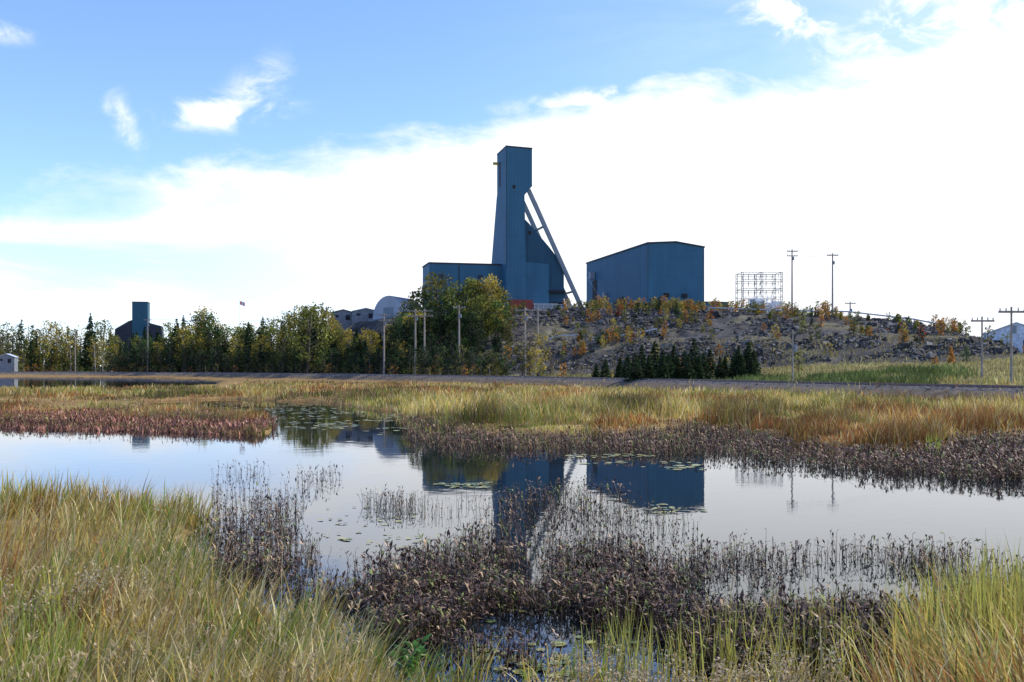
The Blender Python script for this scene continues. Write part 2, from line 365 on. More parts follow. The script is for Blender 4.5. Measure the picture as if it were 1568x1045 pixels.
parts=[tufts(LB,3200,15,.45,.92,.014,wleft),
       tufts(RB,850,15,.45,.95,.014,wgreen,windaz=2.6,bend=(.2,1.2)),
       tufts(BT,600,13,.3,.65,.012,wleft),
       tufts([(-200,785),(150,785),(330,795),(320,812),(-200,812)],260,13,.4,.7,.016,wgreen,bend=(.1,.7))]
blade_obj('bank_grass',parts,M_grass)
def reeds(poly,n,h0,h1,wd,green=.6):
    x,y=samp(poly,n); z=np.maximum(terrain(x,y),-.3)
    cc=np.array([.19,.3,.05])*green+np.array([.55,.45,.15])*(1-green)
    c=cc*RNG.uniform(.6,1.4,(n,1))+RNG.random((n,1))*np.array([.16,.07,0])
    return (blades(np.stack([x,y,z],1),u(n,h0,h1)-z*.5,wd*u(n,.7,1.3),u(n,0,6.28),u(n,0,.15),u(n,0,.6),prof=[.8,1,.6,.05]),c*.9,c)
parts=[reeds([(1090,985),(1320,975),(1345,1070),(1090,1070)],360,.45,.95,.018),
       reeds([(1350,960),(1568,940),(1568,1060),(1350,1060)],420,.5,1.05,.018),
       reeds([(930,970),(965,965),(975,1040),(925,1045)],50,.45,.8,.014),
       reeds([(870,1020),(1080,1020),(1080,1100),(870,1100)],130,.4,.8,.014),
       reeds([(-20,775),(160,777),(160,795),(-20,795)],120,.5,.95,.03,.3),
       reeds([(-20,990),(120,930),(120,1200),(-200,1200)],700,.5,.95,.018,.9),
       reeds([(1420,690),(1440,690),(1440,697),(1420,697)],60,.5,.9,.04,.9)]
blade_obj('reed_stand',parts,M_grass)
x,y=samp([(-100,850),(290,850),(420,980),(540,1050),(560,1300),(-200,1300)],260); n=len(x); z=terrain(x,y)
c=np.tile(np.array([[.6,.47,.26]]),(n,1))*RNG.uniform(.7,1.2,(n,1)); az_=RNG.normal(.3,.8,n)
st=blades(np.stack([x,y,z],1),u(n,.7,1.05),np.full(n,.007),az_,u(n,0,.25),u(n,.1,.7),prof=[1,1,.8,.6]); parts=[(st,c,c)]
for j in range(9):
    att=st[:,3].mean(1)*(1-j*.025)+st[:,2].mean(1)*j*.025
    parts.append((blades(att,u(n,.03,.08),u(n,.006,.014),u(n,0,6.28),u(n,.2,1.2),u(n,.5,1.4),prof=PR_L),c*.9,c*.9))
blade_obj('seed_stalks',parts,M_grass)
def wstrip(n,t0,t1,y0,y1,h0,h1,col,wf=.0009,kmin=None,thr=0,smin=3,rmin=4.5):
    t_=u(n,t0,t1); y=u(n,y0,y1); x=t_*y; z,sdw,rd,side,k,sd=terrain(x,y,True)
    fade=np.clip(np.minimum(t_-t0,t1-t_)/.05,0,1)*np.clip(np.minimum(y-y0,y1-y)/6,0.1,1)
    ok=(side>smin)&(rd>rmin)&(k<(kmin if kmin else 2))&(fbm(x,y,6,3)>thr+.25*(1-fade))&(sdw<0)&(RNG.random(n)<fade+.1); x,y,z=x[ok],y[ok],z[ok]; n=len(x)
    c=np.array(col)*RNG.uniform(.5,1.5,(n,1))*(.4+1.2*fbm(x,y,4)[:,None])
    return (blades(np.stack([x,y,z-.05],1),u(n,h0,h1),y*wf*u(n,.6,1.3),u(n,0,6.28),u(n,0,.3),u(n,.1,.8),waz=u(n,-.6,.6)),c,c)
parts=[wstrip(19000,.19,.47,100,140,.4,1.3,(.12,.16,.045),.0011,None,.40),
       wstrip(24000,.15,.65,80,195,.3,.7,(.34,.29,.12),.0009,.4),
       wstrip(12000,-.15,.3,130,220,.3,.7,(.26,.21,.09),.0009,.35),
       wstrip(9000,-.65,0,200,400,.3,.9,(.2,.16,.06),.0009,.3),
       wstrip(6000,-.35,.55,75,280,.15,.5,(.32,.24,.1),.0008,None,.46,-9,2.9)]
blade_obj('slope_grass',parts,M_grass)
# ---- brown emergent pickerelweed
E1=[(322,720),(545,722),(505,745),(462,775),(452,835),(520,868),(600,872),(660,862),(700,835),(752,775),(850,752),(960,760),(985,790),(1080,812),(1180,838),(1300,848),(1620,862),(1640,945),(1450,960),(1370,1010),(1330,1050),(1080,1040),(900,1030),(700,1030),(540,1000),(420,950),(330,905),(300,850),(325,795)]
E1b=[(340,870),(520,868),(600,875),(700,850),(900,850),(1080,850),(1300,856),(1620,872),(1640,945),(1450,960),(1370,1010),(1330,1030),(1080,1020),(900,1000),(700,1000),(540,985),(430,950),(340,905)]
E3=[(610,640),(660,655),(780,668),(900,672),(1050,657),(1130,662),(1270,690),(1390,700),(1445,696),(1450,676),(1640,668),(1640,752),(1568,745),(1300,722),(1120,702),(860,692),(700,690),(630,676)]
E4=[(215,618),(240,628),(405,638),(425,655),(400,668),(180,662),(0,655),(0,640),(150,640)]
E2=[(555,768),(745,772),(750,786),(650,792),(560,782)]
def brown(poly,n,h0,h1,thr,wf=.0,nl=5,ls=(.05,.13),lw=(.2,.36),base=(.075,.044,.03),noisez=1.0):
    x,y=samp(poly,n)
    dn=fbm(x,y*.8,noisez+y.mean()*.02,4); ok=RNG.random(n)<sst(thr-.07,thr+.1,dn); x,y=x[ok],y[ok]; n=len(x)
    z=np.minimum(terrain(x,y),0)*.5
    h=u(n,h0,h1)*(.55+.9*fbm(x,y,1.5)); az=u(n,0,6.28); ln=u(n,0,.3); bd=u(n,-.2,.7)
    c=np.array(base)*RNG.uniform(.35,1.6,(n,1)); g=RNG.random(n)<.14; c[g]=np.array([.15,.17,.045]); g=RNG.random(n)<.12; c[g]=np.array([.34,.23,.13])
    P=np.stack([x,y,z],1)
    sw=np.maximum(.010,y*wf)
    st=blades(P,h-z,sw,az,ln,bd,prof=[1,.9,.7,.5])
    parts=[(st,c,c)]
    for j in range(nl):
        K=RNG.integers(1,4,n); att=st[np.arange(n),K].mean(1)
        a2=u(n,0,6.28); L_=u(n,*ls)*(h/.4)
        lv=blades(att,L_,L_*u(n,*lw),a2,u(n,.2,1.6),u(n,.4,2.2),prof=PR_L)
        cj=c*RNG.uniform(.5,1.7,(n,1)); parts.append((lv,cj,cj))
    return parts
pp=brown(E1,14500,.20,.37,.44,0,5,(.06,.15))+brown(E1b,13500,.16,.32,.39,0,6,(.07,.17))+brown(E3,9500,.24,.42,.36,.0006,4,(.1,.2),(.25,.45),(.15,.085,.055))+brown(E4,4500,.25,.4,.3,.0006,3,(.1,.2),(.25,.45),(.16,.07,.05))+brown(E2,420,.2,.32,.4,0,4)
pp+=brown([(1080,985),(1380,940),(1568,925),(1568,960),(1380,1000),(1320,1050),(1080,1050)],900,.3,.5,.4)
blade_obj('pickerelweed_patch',pp,M_brown)
x,y=samp([(-60,632),(420,640),(400,668),(180,662),(-60,656)],7000); n=len(x)
c=np.array([.3,.14,.09])*RNG.uniform(.4,1.5,(n,1)); zz=terrain(x,y)
blade_obj('marsh_scrub',[(blades(np.stack([x,y,np.maximum(zz,-.1)],1),u(n,.15,.38),u(n,.04,.1),u(n,0,6.28),u(n,0,.5),u(n,0,1.2),prof=PR_L),c,c)],M_brown)
# lily pads
def pads(areas):
    V=[];Q=[];C=[];o=0
    for poly,n,r0,r1,thr in areas:
        x,y=samp(poly,n); ok=fbm(x,y,.7+y.mean()*.02,3)>thr; x,y=x[ok],y[ok]
        for a,b in zip(x,y):
            r=RNG.uniform(r0,r1); th=RNG.uniform(0,6.28); zz=.006+RNG.random()*.012
            ring=[(a+math.cos(th+.15+i*(5.98/7))*r*RNG.uniform(.9,1.05),b+math.sin(th+.15+i*(5.98/7))*r*RNG.uniform(.9,1.05),zz+RNG.random()*.01) for i in range(8)]
            V+= [(a+math.cos(th)*r*.15,b+math.sin(th)*r*.15,zz)]+ring
            for i in range(7): Q.append((o,o+1+i,o+2+i))
            o+=9; cc=np.array([.34,.31,.07]) if RNG.random()<.6 else np.array([.16,.2,.05]); C+= [cc*RNG.uniform(.6,1.3)]*9
    make_mesh('lily_pads',V,Q,C,None,[attr_mat('lily_pad',.35,0,0,.5)],False,None,3)
pads([([(380,622),(600,634),(640,655),(600,668),(440,655),(400,630)],300,.10,.2,.52),([(230,617),(480,620),(600,636),(400,634)],220,.10,.22,.5),
 ([(860,692),(1080,700),(1075,722),(890,712)],170,.07,.16,.48),([(640,742),(760,738),(740,752),(640,750)],200,.03,.09,.40),
 ([(470,780),(640,770),(650,850),(480,820)],90,.03,.07,.48),([(730,985),(860,985),(870,1040),(730,1030)],30,.06,.11,.3),([(540,900),(1100,880),(1100,1030),(600,1010)],90,.03,.08,.48),([(1000,770),(1080,780),(1070,800),(990,790)],50,.04,.09,.45)])
# ---------------------------------------------------------------- rocks on spoil hill
def rocks(n,s0,smax,thr0,seedoff):
    x=u(n*5,-30,112); y=u(n*5,110,300); z,sdw,rd,side,k,sd=terrain(x,y,True)
    dn=fbm(x+seedoff,y,9,3)
    ok=(k>.06)&(k<1)&(side>6)&(RNG.random(n*5)<sst(thr0,thr0+.22,dn)*(1-.7*((k>.32)&(k<.42)))*np.where(x<0,.5,1)); x,y,z=x[ok][:n],y[ok][:n],z[ok][:n]; n=len(x)
    s=s0*np.exp(RNG.normal(0,.5,n)); s=np.minimum(s,smax)
    cube=np.array([[-1,-1,-1],[1,-1,-1],[1,1,-1],[-1,1,-1],[-1,-1,1],[1,-1,1],[1,1,1],[-1,1,1]],float)
    V=cube[None]*RNG.uniform(.3,1.15,(n,8,3))*np.stack([u(n,.8,1.5),u(n,.7,1.2),u(n,.5,1.05)],-1)[:,None,:]*s[:,None,None]
    a=u(n,0,6.28); b=u(n,-.9,.9); ca,sa=np.cos(a)[:,None],np.sin(a)[:,None]; cb,sb=np.cos(b)[:,None],np.sin(b)[:,None]
    X_=V[...,0]*ca-V[...,1]*sa; Y_=V[...,0]*sa+V[...,1]*ca; Zz=V[...,2]
    Y2=Y_*cb-Zz*sb; Z2=Y_*sb+Zz*cb
    V=np.stack([X_+x[:,None],Y2+y[:,None],Z2+z[:,None]+s[:,None]*.2],-1)
    fq=np.array([[0,3,2,1],[4,5,6,7],[0,1,5,4],[1,2,6,5],[2,3,7,6],[3,0,4,7]])
    Q=(np.arange(n)*8)[:,None,None]+fq[None]
    g=(RNG.random((n,1))**1.8*.14+.032)*np.array([[1,.95,.89]]); C=np.repeat(g,8,0)
    make_mesh('rock_rubble',V,Q,C,None,[M_rock])
rocks(30000,.16,.6,.30,0); rocks(1200,.34,.9,.5,80)
# ---------------------------------------------------------------- trees
def tube(p0,p1,r0,r1,n=5):
    p0=np.array(p0);p1=np.array(p1);d=p1-p0;d=d/np.linalg.norm(d); a=np.cross(d,[.3,.9,.1]);a/=np.linalg.norm(a);b=np.cross(d,a)
    th=np.arange(n)*2*math.pi/n; R=np.cos(th)[:,None]*a+np.sin(th)[:,None]*b
    V=np.concatenate([p0+R*r0,p1+R*r1]); Q=[(i,(i+1)%n,(i+1)%n+n,i+n) for i in range(n)]
    return V,np.array(Q)
def cards(P,size,asp=1.0,dirs=None):
    n=len(P); a=RNG.normal(size=(n,3)) if dirs is None else dirs+RNG.normal(0,.25,(n,3))
    a/=np.linalg.norm(a,axis=1,keepdims=True); b=np.cross(a,RNG.normal(size=(n,3))); b/=np.linalg.norm(b,axis=1,keepdims=True)
    a=a*(size*asp)[:,None]; b=b*size[:,None]
    V=np.stack([P-a*.5-b*.15,P+b*.5-a*.05,P+a*.6+b*.1,P-b*.45+a*.1],1)
    return V.reshape(-1,3),np.arange(n*4).reshape(-1,4)
LC={'yellow':(.36,.28,.045),'ygreen':(.17,.18,.035),'green':(.06,.105,.024),'dgreen':(.024,.046,.016),'orange':(.38,.18,.035),'red':(.3,.07,.03),'olive':(.12,.118,.032),'bare':(.22,.18,.11)}
def treegeo(x,y,z,h,kind,col,dens=1.0,fat=1.0):
    Vs=[];Qs=[];Cs=[];Ms=[];o=0
    def push(V,Q,c,m):
        nonlocal o
        Vs.append(V);Qs.append(Q+o);o+=len(V);Cs.append(np.broadcast_to(c,(len(V),3)) if np.ndim(c)==1 else c);Ms.append(np.full(len(Q),m))
    base=np.array([x,y,z-.3]); bark=np.array([.12,.1,.08]) if col!='yellow' else np.array([.3,.28,.25])
    lc=np.array(LC[col])
    if kind=='con':
        V,Q=tube(base,base+[0,0,h*.98],h*.018+.04,.03); push(V,Q,bark*.5,0)
        R=h*RNG.uniform(.17,.23)*fat; n=int(620*dens)
        nl=int(11+h*.5); li=np.minimum((nl*(1-(1-RNG.random(n))**.78)).astype(int),nl-1); lv=li/nl
        t=np.clip(.03+.97*lv+RNG.normal(0,.016,n),.02,.995)
        nb=9; bi=RNG.integers(0,nb,n); br=(bi+lv*7.3)*2*math.pi/nb+RNG.normal(0,.15,n)
        bl=RNG.uniform(.7,1.2,(nl,nb))[li,bi]
        r=(R*(1-t)**.95+.06)*np.sqrt(RNG.random(n))*bl
        P=base+np.stack([np.cos(br)*r,np.sin(br)*r,t*h-r*.22],1)
        D=np.stack([np.cos(br),np.sin(br),-.3+0*br],1)
        V,Q=cards(P,(.035*h+.10)*(1.15-t*.6),1.7,D)
        c=np.repeat(lc*RNG.uniform(.55,1.7,(n,1)),4,0); push(V,Q,c,1)
    else:
        sh=RNG.normal(0,.03*h,2); R=h*RNG.uniform(.2,.3)*fat
        mid=base+[sh[0],sh[1],h*.55]; topp=base+[sh[0]*1.5,sh[1],h*.92]
        V,Q=tube(base,mid,h*.016+.03,h*.01+.02); push(V,Q,bark,0)
        V,Q=tube(mid,topp,h*.01+.02,.02); push(V,Q,bark,0)
        nc=int(15*dens+3)
        for i in range(nc):
            f=(i+.5)/nc; hz=.22+.72*f; env=math.sin(min(1,(hz-.12)/.88*1.02)*math.pi)**.6 
            a=i*2.4+RNG.uniform(-.5,.5); rr=R*env*RNG.uniform(.35,.95)
            cen=base+np.array([math.cos(a)*rr+sh[0],math.sin(a)*rr+sh[1],hz*h])
            st=base+np.array([sh[0]*hz,sh[1]*hz,max(.15,hz-.18)*h])
            V,Q=tube(st,cen,.006*h+.015,.012,4); push(V,Q,bark,0)
            cr=h*RNG.uniform(.07,.125); n=int((34 if col!='bare' else 7)*dens)
            d=RNG.normal(size=(n,3)); d/=np.linalg.norm(d,axis=1,keepdims=True)
            P=cen+d*(cr*RNG.random((n,1))**.45)*np.array([1.15,1.15,.9])
            V,Q=cards(P,h*.02*RNG.uniform(.6,1.5,n)+.14)
            cb=lc*RNG.uniform(.6,1.5); c=np.repeat(cb*RNG.uniform(.6,1.4,(n,1)),4,0); push(V,Q,c,1)
    return np.concatenate(Vs),np.concatenate(Qs),np.concatenate(Cs),np.concatenate(Ms)
def put(name,lst):
    Vs=[];Qs=[];Cs=[];Ms=[];o=0
    for g in lst:
        Vs.append(g[0]);Qs.append(g[1]+o);Cs.append(g[2]);Ms.append(g[3]);o+=len(g[0])
    return make_mesh(name,np.concatenate(Vs),np.concatenate(Qs),np.concatenate(Cs),np.concatenate(Ms),[M_bark,M_leaf])
def T(px,Y,top,kind='dec',col='ygreen',dens=1.,hmin=2,fat=1.0):
    X=(px-784)/F*Y; z=float(terrain(np.array([X]),np.array([Y]))[0]); zt=CZ+(HY-top)/F*Y
    return treegeo(X,Y,z,max(hmin,zt-z),kind,col,dens,fat)
pick=lambda l:l[RNG.integers(0,len(l))]
L_=[]
for px in np.arange(-150,175,5.5):
    L_.append(T(px+RNG.uniform(-3,3),RNG.uniform(415,450),RNG.uniform(486,512),pick(['dec','dec','con']),pick(['yellow','ygreen','green','olive','dgreen','dgreen','green']),.75))
for px in np.arange(-150,180,7):
    L_.append(T(px+RNG.uniform(-3,3),RNG.uniform(400,412),RNG.uniform(510,540),pick(['dec','dec','con']),pick(['yellow','ygreen','olive','green','dgreen']),.7))
for px in np.arange(-600,560,9):
    L_.append(T(px+RNG.uniform(-3,3),RNG.uniform(560,640),RNG.uniform(505,520),pick(['dec','con']),pick(['olive','green','dgreen']),.5))
L_.append(T(138,410,478,'con','dgreen')); L_.append(T(80,410,486,'dec','yellow'))
put('distant_tree_line',L_)
prof=[(170,512),(200,504),(235,486),(260,490),(290,474),(318,464),(330,482),(345,488),(365,492),(380,472),(400,476),(415,488),(430,476),(452,466),(475,456),(500,462),(515,490),(545,494),(580,500),(600,490),(620,470),(640,462)]
def topat(px): return np.interp(px,[p[0] for p in prof],[p[1] for p in prof])
def railY(px):
    t_=(px-784)/F; yy=np.linspace(60,520,900); rr=np.interp(t_*yy,RX,RY); i=np.argmin(np.abs(yy-rr)); return yy[i]
L2=[]
for px in np.arange(172,650,7.5):
    y0=railY(px); pj=px+RNG.uniform(-4,4)
    k1=pick(['con','con','dec','dec','dec']); c1='dgreen' if k1=='con' else pick(['ygreen','yellow','green','olive','yellow','ygreen','green'])
    put('spruce_tree' if k1=='con' else 'birch_tree',[T(pj,y0+RNG.uniform(26,38),topat(pj)+abs(RNG.normal(0,12)),k1,c1,1.2)])
for px in np.arange(168,640,4.6):
    y0=railY(px); k1=pick(['con','con','dec','dec','dec'])
    L2.append(T(px+RNG.uniform(-4,4),y0+RNG.uniform(14,26),topat(px)+RNG.uniform(18,54),k1,'dgreen' if k1=='con' else pick(['green','dgreen','dgreen','yellow','olive','ygreen','dgreen']),1.1))
for px in np.arange(165,780,4):
    y0=railY(px); L2.append(T(px+RNG.uniform(-4,4),y0+RNG.uniform(9,14),RNG.uniform(522,552),'dec',pick(['green','olive','dgreen','dgreen','dgreen','dgreen','dgreen']),.7,1.2,1.3))
for px in np.arange(20,760,9):
    y0=railY(px); L2.append(T(px+RNG.uniform(-4,4),y0+RNG.uniform(5,8),RNG.uniform(553,561),'dec',pick(['yellow','olive','ygreen','orange','bare']),.4,.8,1.5))
put('tree_belt',L2)
big=[(664,252,414,'dec','olive',1.9),(648,250,440,'dec','green',1.6),(690,250,438,'dec','green',1.6),(708,246,428,'dec','ygreen',1.8),(728,246,422,'dec','ygreen',1.9),(748,247,420,'dec','yellow',1.8),(764,250,436,'dec','ygreen',1.7),(678,240,464,'dec','dgreen',1.6),(700,238,468,'dec','green',1.6),(736,236,446,'dec','ygreen',1.8),(758,238,456,'dec','green',1.7),(720,233,475,'dec','dgreen',1.6),(655,236,476,'dec','dgreen',1.6),(640,238,480,'dec','dgreen',1.4),(622,242,476,'dec','green',1.4),(605,244,492,'dec','dgreen',1.4),(775,236,490,'dec','olive',1.3),(690,230,505,'dec','dgreen',1.4),(735,229,500,'dec','dgreen',1.4),(662,231,508,'dec','dgreen',1.4),(710,229,515,'dec','green',1.4),(760,229,512,'dec','dgreen',1.4),(640,233,515,'dec','dgreen',1.4),(470,262,466,'dec','ygreen',1.5),(630,262,456,'dec','olive',1.3)]
for a in big: put('spruce_tree' if a[3]=='con' else 'poplar_tree',[T(*a,2,1.15)])
for a in [(812,196,500,'dec','bare',1.2),(826,198,505,'dec','yellow',.8),(800,196,520,'dec','olive',.8),(842,200,530,'dec','bare',.9),(818,194,530,'dec','yellow',.8)]: put('birch_tree',[T(*a)])
for px,Y_,tp in [(985,140,526),(1000,144,519),(1018,141,528),(1030,144,521),(1045,142,530),(1062,145,517),(1012,136,542),(1040,137,538),(1078,143,535),(1130,140,528),(1143,143,518),(1155,141,529),(1137,137,541),(930,160,546),(945,162,552),(965,155,540),(910,165,556),(1100,142,545),(1090,146,533),(975,138,538),(1055,137,543),(1148,137,543),(1110,146,540),(992,137,541),(1070,138,541),(1026,139,537),(1120,141,540),(953,158,546)]:
    put('spruce_tree',[T(px+RNG.uniform(-4,4),Y_,tp+RNG.uniform(-4,3),'con','dgreen',1.7,2,RNG.uniform(1.2,1.7))])
L3=[]
n=0
while n<760:
    X_=RNG.uniform(-30,104); Y_=RNG.uniform(150,285); zz,a1,rd_,sd_,k_,s2=terrain(np.array([X_]),np.array([Y_]),True)
    if sd_[0]<8: continue
    kk=k_[0]
    pr=.9 if kk>.85 else (.5 if kk>.1 else .12)
    pr*=float(sst(.38,.58,fbm(np.array([X_+200]),np.array([Y_]),14,3))[0])+.12
    if X_<30: pr*=1.2
    if RNG.random()>pr: continue
    h=RNG.uniform(1.4,4.2) if kk>.85 else RNG.uniform(1.0,4.0)
    L3.append(treegeo(X_,Y_,float(zz[0]),h,'con' if RNG.random()<.08 else 'dec',pick(['yellow','yellow','olive','ygreen','orange','orange','green','ygreen','dgreen','red' if RNG.random()<.3 else 'olive']),.55,1.2)); n+=1
put('hillside_shrubs',L3)
for a in [(1057,256,456,'dec','orange',1.2),(1045,254,462,'dec','yellow',1.),(975,262,468,'dec','green',1),(990,262,464,'dec','olive',1),(955,262,474,'dec','olive',1),(900,264,474,'dec','green',1),(915,262,480,'dec','ygreen',1),(880,264,476,'dec','yellow',1),(855,266,470,'dec','green',1),(840,262,480,'dec','olive',1),(1255,222,478,'dec','yellow',1),(1160,236,474,'dec','yellow',1),(1288,215,484,'dec','yellow',1),(1320,196,508,'dec','yellow',1),(1090,240,500,'dec','red',1),(1040,230,500,'dec','yellow',1),(1470,206,492,'dec','olive',1),(1440,208,488,'dec','yellow',1),(1330,214,480,'dec','olive',1),(1375,212,478,'dec','ygreen',1),(1385,180,508,'dec','olive',1),(1010,240,488,'dec','ygreen',1),(1330,190,512,'dec','ygreen',1),(1180,225,495,'dec','ygreen',1),(1405,205,488,'dec','yellow',1)]:
    put('alder_shrub',[T(*a)])
# ---------------------------------------------------------------- headframe complex
C0=wp(775,225,300); fr=Fr(C0[0],300)
hf=empty('mine_headframe')
mb=MB(); zt=69.5; zb=56.8
fr.ext(mb,[(0,zb+.0),(5.75,zb-1.6),(8.1,zb+1.2),(8.1,zt-.3),(0,zt)],0,12.4); mb.build('head_house',M_blue,hf)
mb=MB()
A=[fr.p(0.01,.02,14),fr.p(6.5,.02,14),fr.p(6.5,21,14),fr.p(-.6,22,14)]
A2=[fr.p(0.01,.02,33),fr.p(6.2,.02,33),fr.p(6.2,19,33),fr.p(-.4,20,33)]
B2=[fr.p(0.01,.02,zb),fr.p(5.7,.02,zb),fr.p(5.7,12.6,zb),fr.p(-.02,12.7,zb)]
mb.prism(A,A2); mb.build('shaft_base',M_blue,hf)
mb=MB(); mb.prism(A2,B2); mb.build('shaft_tower',M_blue,hf)
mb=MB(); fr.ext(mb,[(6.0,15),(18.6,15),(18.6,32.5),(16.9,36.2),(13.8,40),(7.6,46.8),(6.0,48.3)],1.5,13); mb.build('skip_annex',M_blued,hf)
mb=MB(); fr.ext(mb,[(5.9,15),(13.6,15),(13.6,34.5),(5.9,35)],.6,1.45); mb.build('annex_front',M_blue,hf)
mb=MB()
for v in (1.0,11.5): mb.beam(fr.p(7.2,v,57),fr.p(25,v,19.5),.9,1.2)
for f in (.3,.6,.85): 
    mb.beam(fr.p(7.2+17.1*f,1,57-36*f),fr.p(7.2+17.1*f,11.5,57-36*f),.5)
mb.build('back_legs',M_leg,hf)
mb=MB()
for u0,z0 in ((2.0,57.0),(7.3,43.5)): fr.box(mb,u0,u0+.9,(-.06 if u0<5 else 1.42),(.0 if u0<5 else 1.49),z0,z0+1.1)
fr.box(mb,-.04,.0,7.5,9.2,59,66.5)
fr.box(mb,13.5,18.7,.3,1.3,25.8,26.6); fr.box(mb,13.7,18.6,1.2,1.44,19,23)
mb.build('openings',M_dark,hf)
mb=MB(); fr.box(mb,-1.6,.4,10.5,11.2,66.2,66.9); mb.build('hoist_beam',M_yel,hf)
mb=MB(); mb.cyl(fr.p(.5,2,69),fr.p(.5,2,73.8),.06,.03); mb.build('antenna',M_steel,hf)
mb=MB(); fr.ext(mb,[(-.06,zt-.02),(8.16,zt-.32),(8.16,zt+.12),(-.06,zt+.42)],-.08,12.5); 
fr.box(mb,-.03,.14,-.05,.0,33,zt)
mb.build('roof_trim',M_trim,hf)
mb=MB(); fr.box(mb,.5,7.5,-3,-.1,15,23.3); mb.build('red_skid_base',M_red,hf)
mb=MB(); fr.box(mb,8,15.5,-2.5,1.2,15,22.4); fr.box(mb,15.8,20.5,-1.5,1.2,15,21.8); mb.build('service_sheds',simple('shed_metal',(.25,.3,.33)),hf)
mb=MB()
for uu in np.arange(8,21,1.4): mb.cyl(fr.p(uu,-3.2,17.5),fr.p(uu,-3.2,22.0),.06)
mb.beam(fr.p(7.5,-3.2,22),fr.p(21,-3.2,22),.12); mb.beam(fr.p(7.5,-3.2,21),fr.p(21,-3.2,21),.08)
mb.build('handrail',M_steel,hf)
mb=MB(); mb.cyl(fr.p(8,6,60),fr.p(28,2,20),.04,n=4); mb.cyl(fr.p(8,9,64),fr.p(34,4,20),.04,n=4); mb.build('guy_cables',M_steel,hf)
C1=wp(657,403,300); f1=Fr(C1[0],300); hb=empty('hoist_building')
mb=MB(); f1.box(mb,0,23.6,0,13,13,34.3); mb.build('walls',M_blue,hb)
mb=MB(); f1.box(mb,-.15,23.7,-.15,13.15,34.3,34.75); mb.build('parapet',M_trim,hb)
mb=MB(); f1.box(mb,9,9.3,-.12,-.0,18,34); f1.box(mb,3,4.4,-.08,0,30,31.2); f1.box(mb,15,16.4,-.08,0,30,31.2); mb.build('downpipe',M_trim,hb)
C2=wp(992,371,300); f2=Fr(C2[0],300); mbk=empty('mill_building')
mb=MB(); f2.ext(mb,[(0,14),(18.3,14),(18.3,39.6),(9,40.9),(0,40.3)],0,60); mb.build('walls',M_blue,mbk)
mb=MB(); f2.ext(mb,[(-.25,40.31),(9,40.92),(18.55,39.62),(18.55,40.0),(9,41.35),(-.25,40.75)],-.3,60.3); mb.build('roof_edge',M_trim,mbk)
mb=MB()
for uu,zz in ((2.2,22.5),(5.2,24.3),(8.2,22.3),(11.0,24.2)):
    f2.ext(mb,[(uu,zz),(uu+1.5,zz),(uu+1.5,zz+1.2),(uu,zz+1.2)],-.7,-.0)
f2.box(mb,5,8,-.06,0,18,21.3)
f2.box(mb,-.08,0,48,53,19,33.5)
f2.box(mb,-.06,0,20,24,18,23); f2.box(mb,-.06,0,6,8,18,21)
f2.box(mb,-.06,0,36,37.2,24,25.5)
mb.build('vents_and_doors',M_dark,mbk)
mb=MB()
f2.box(mb,-1.8,-.1,50,52,34,36.5)
mb.cyl(f2.p(-.8,44,19),f2.p(-.8,44,27.5),.5); mb.cyl(f2.p(-.8,30,19),f2.p(-.8,30,24.5),.4)
f2.box(mb,-3,-.1,10,14,17,22.2); f2.box(mb,-.9,-.1,38,40,27,28.4)
mb.build('ducts',simple('duct_metal',(.3,.33,.36)),mbk)
mb=MB(); f2.box(mb,-.05,.1,-.05,.0,17,40.3); f2.box(mb,18.2,18.34,-.05,0,17,39.6); mb.build('corner_trim',M_trim,mbk)
C3=wp(1078,462,300); f3=Fr(C3[0],300); e3=empty('storage_shed')
mb=MB(); f3.box(mb,0,8,0,9,14,22.6); mb.build('walls',M_blue,e3); mb=MB(); f3.box(mb,-.2,8.2,-.2,9.2,22.6,22.9); f3.box(mb,3,5,-.05,0,18,20.8); mb.build('roof',M_trim,e3)
# substation
es=empty('substation_gantry'); mb=MB(); Y_=272
def q(px,py,dy=0): return wp(px,py,Y_+dy)
for dy in (0,7):
    for px in (1137,1167,1197):
        a=q(px,417,0); X0=a[0]
        for ox in (-.35,.35): mb.cyl((X0+ox,Y_+dy,16),(X0+ox*.6,Y_+dy,a[2]),.08,n=4)
        for zz in np.arange(18,a[2]-1,1.3): 
            mb.cyl((X0-.33,Y_+dy,zz),(X0+.33,Y_+dy,zz+1.3),.04,n=4)
            mb.cyl((X0+.33,Y_+dy,zz),(X0-.33,Y_+dy,zz+1.3),.04,n=4)
    for py in (417,428,442,455):
        a=q(1135,py); b_=q(1199,py); zz=a[2]
        mb.cyl((a[0],Y_+dy,zz),(b_[0],Y_+dy,zz),.08,n=4); mb.cyl((a[0],Y_+dy,zz-.6),(b_[0],Y_+dy,zz-.6),.06,n=4)
        for xx in np.arange(a[0],b_[0]-.6,.9): mb.cyl((xx,Y_+dy,zz-.6),(xx+.45,Y_+dy,zz),.03,n=4); mb.cyl((xx+.45,Y_+dy,zz),(xx+.9,Y_+dy,zz-.6),.03,n=4)
        for fx in (.18,.32,.46,.6,.75,.9):
            xx=a[0]+(b_[0]-a[0])*fx; mb.cyl((xx,Y_+dy,zz-.6),(xx,Y_+dy,zz-1.6),.1,.06,n=6)
for px in (1137,1167,1197):
    for py in (417,442):
        a=q(px,py); mb.cyl((a[0],Y_,a[2]),(a[0],Y_+7,a[2]),.08,n=4)
mb.build('lattice_steel',simple('gantry_steel',(.2,.2,.2),.6,.2),es)
mb=MB(); f4=Fr(q(1150,470)[0],268)
f4.box(mb,0,3,0,3,14,21.5); f4.box(mb,3.8,6.2,.5,3,14,20.6); f4.box(mb,6.8,9,1,3,14,21.0)
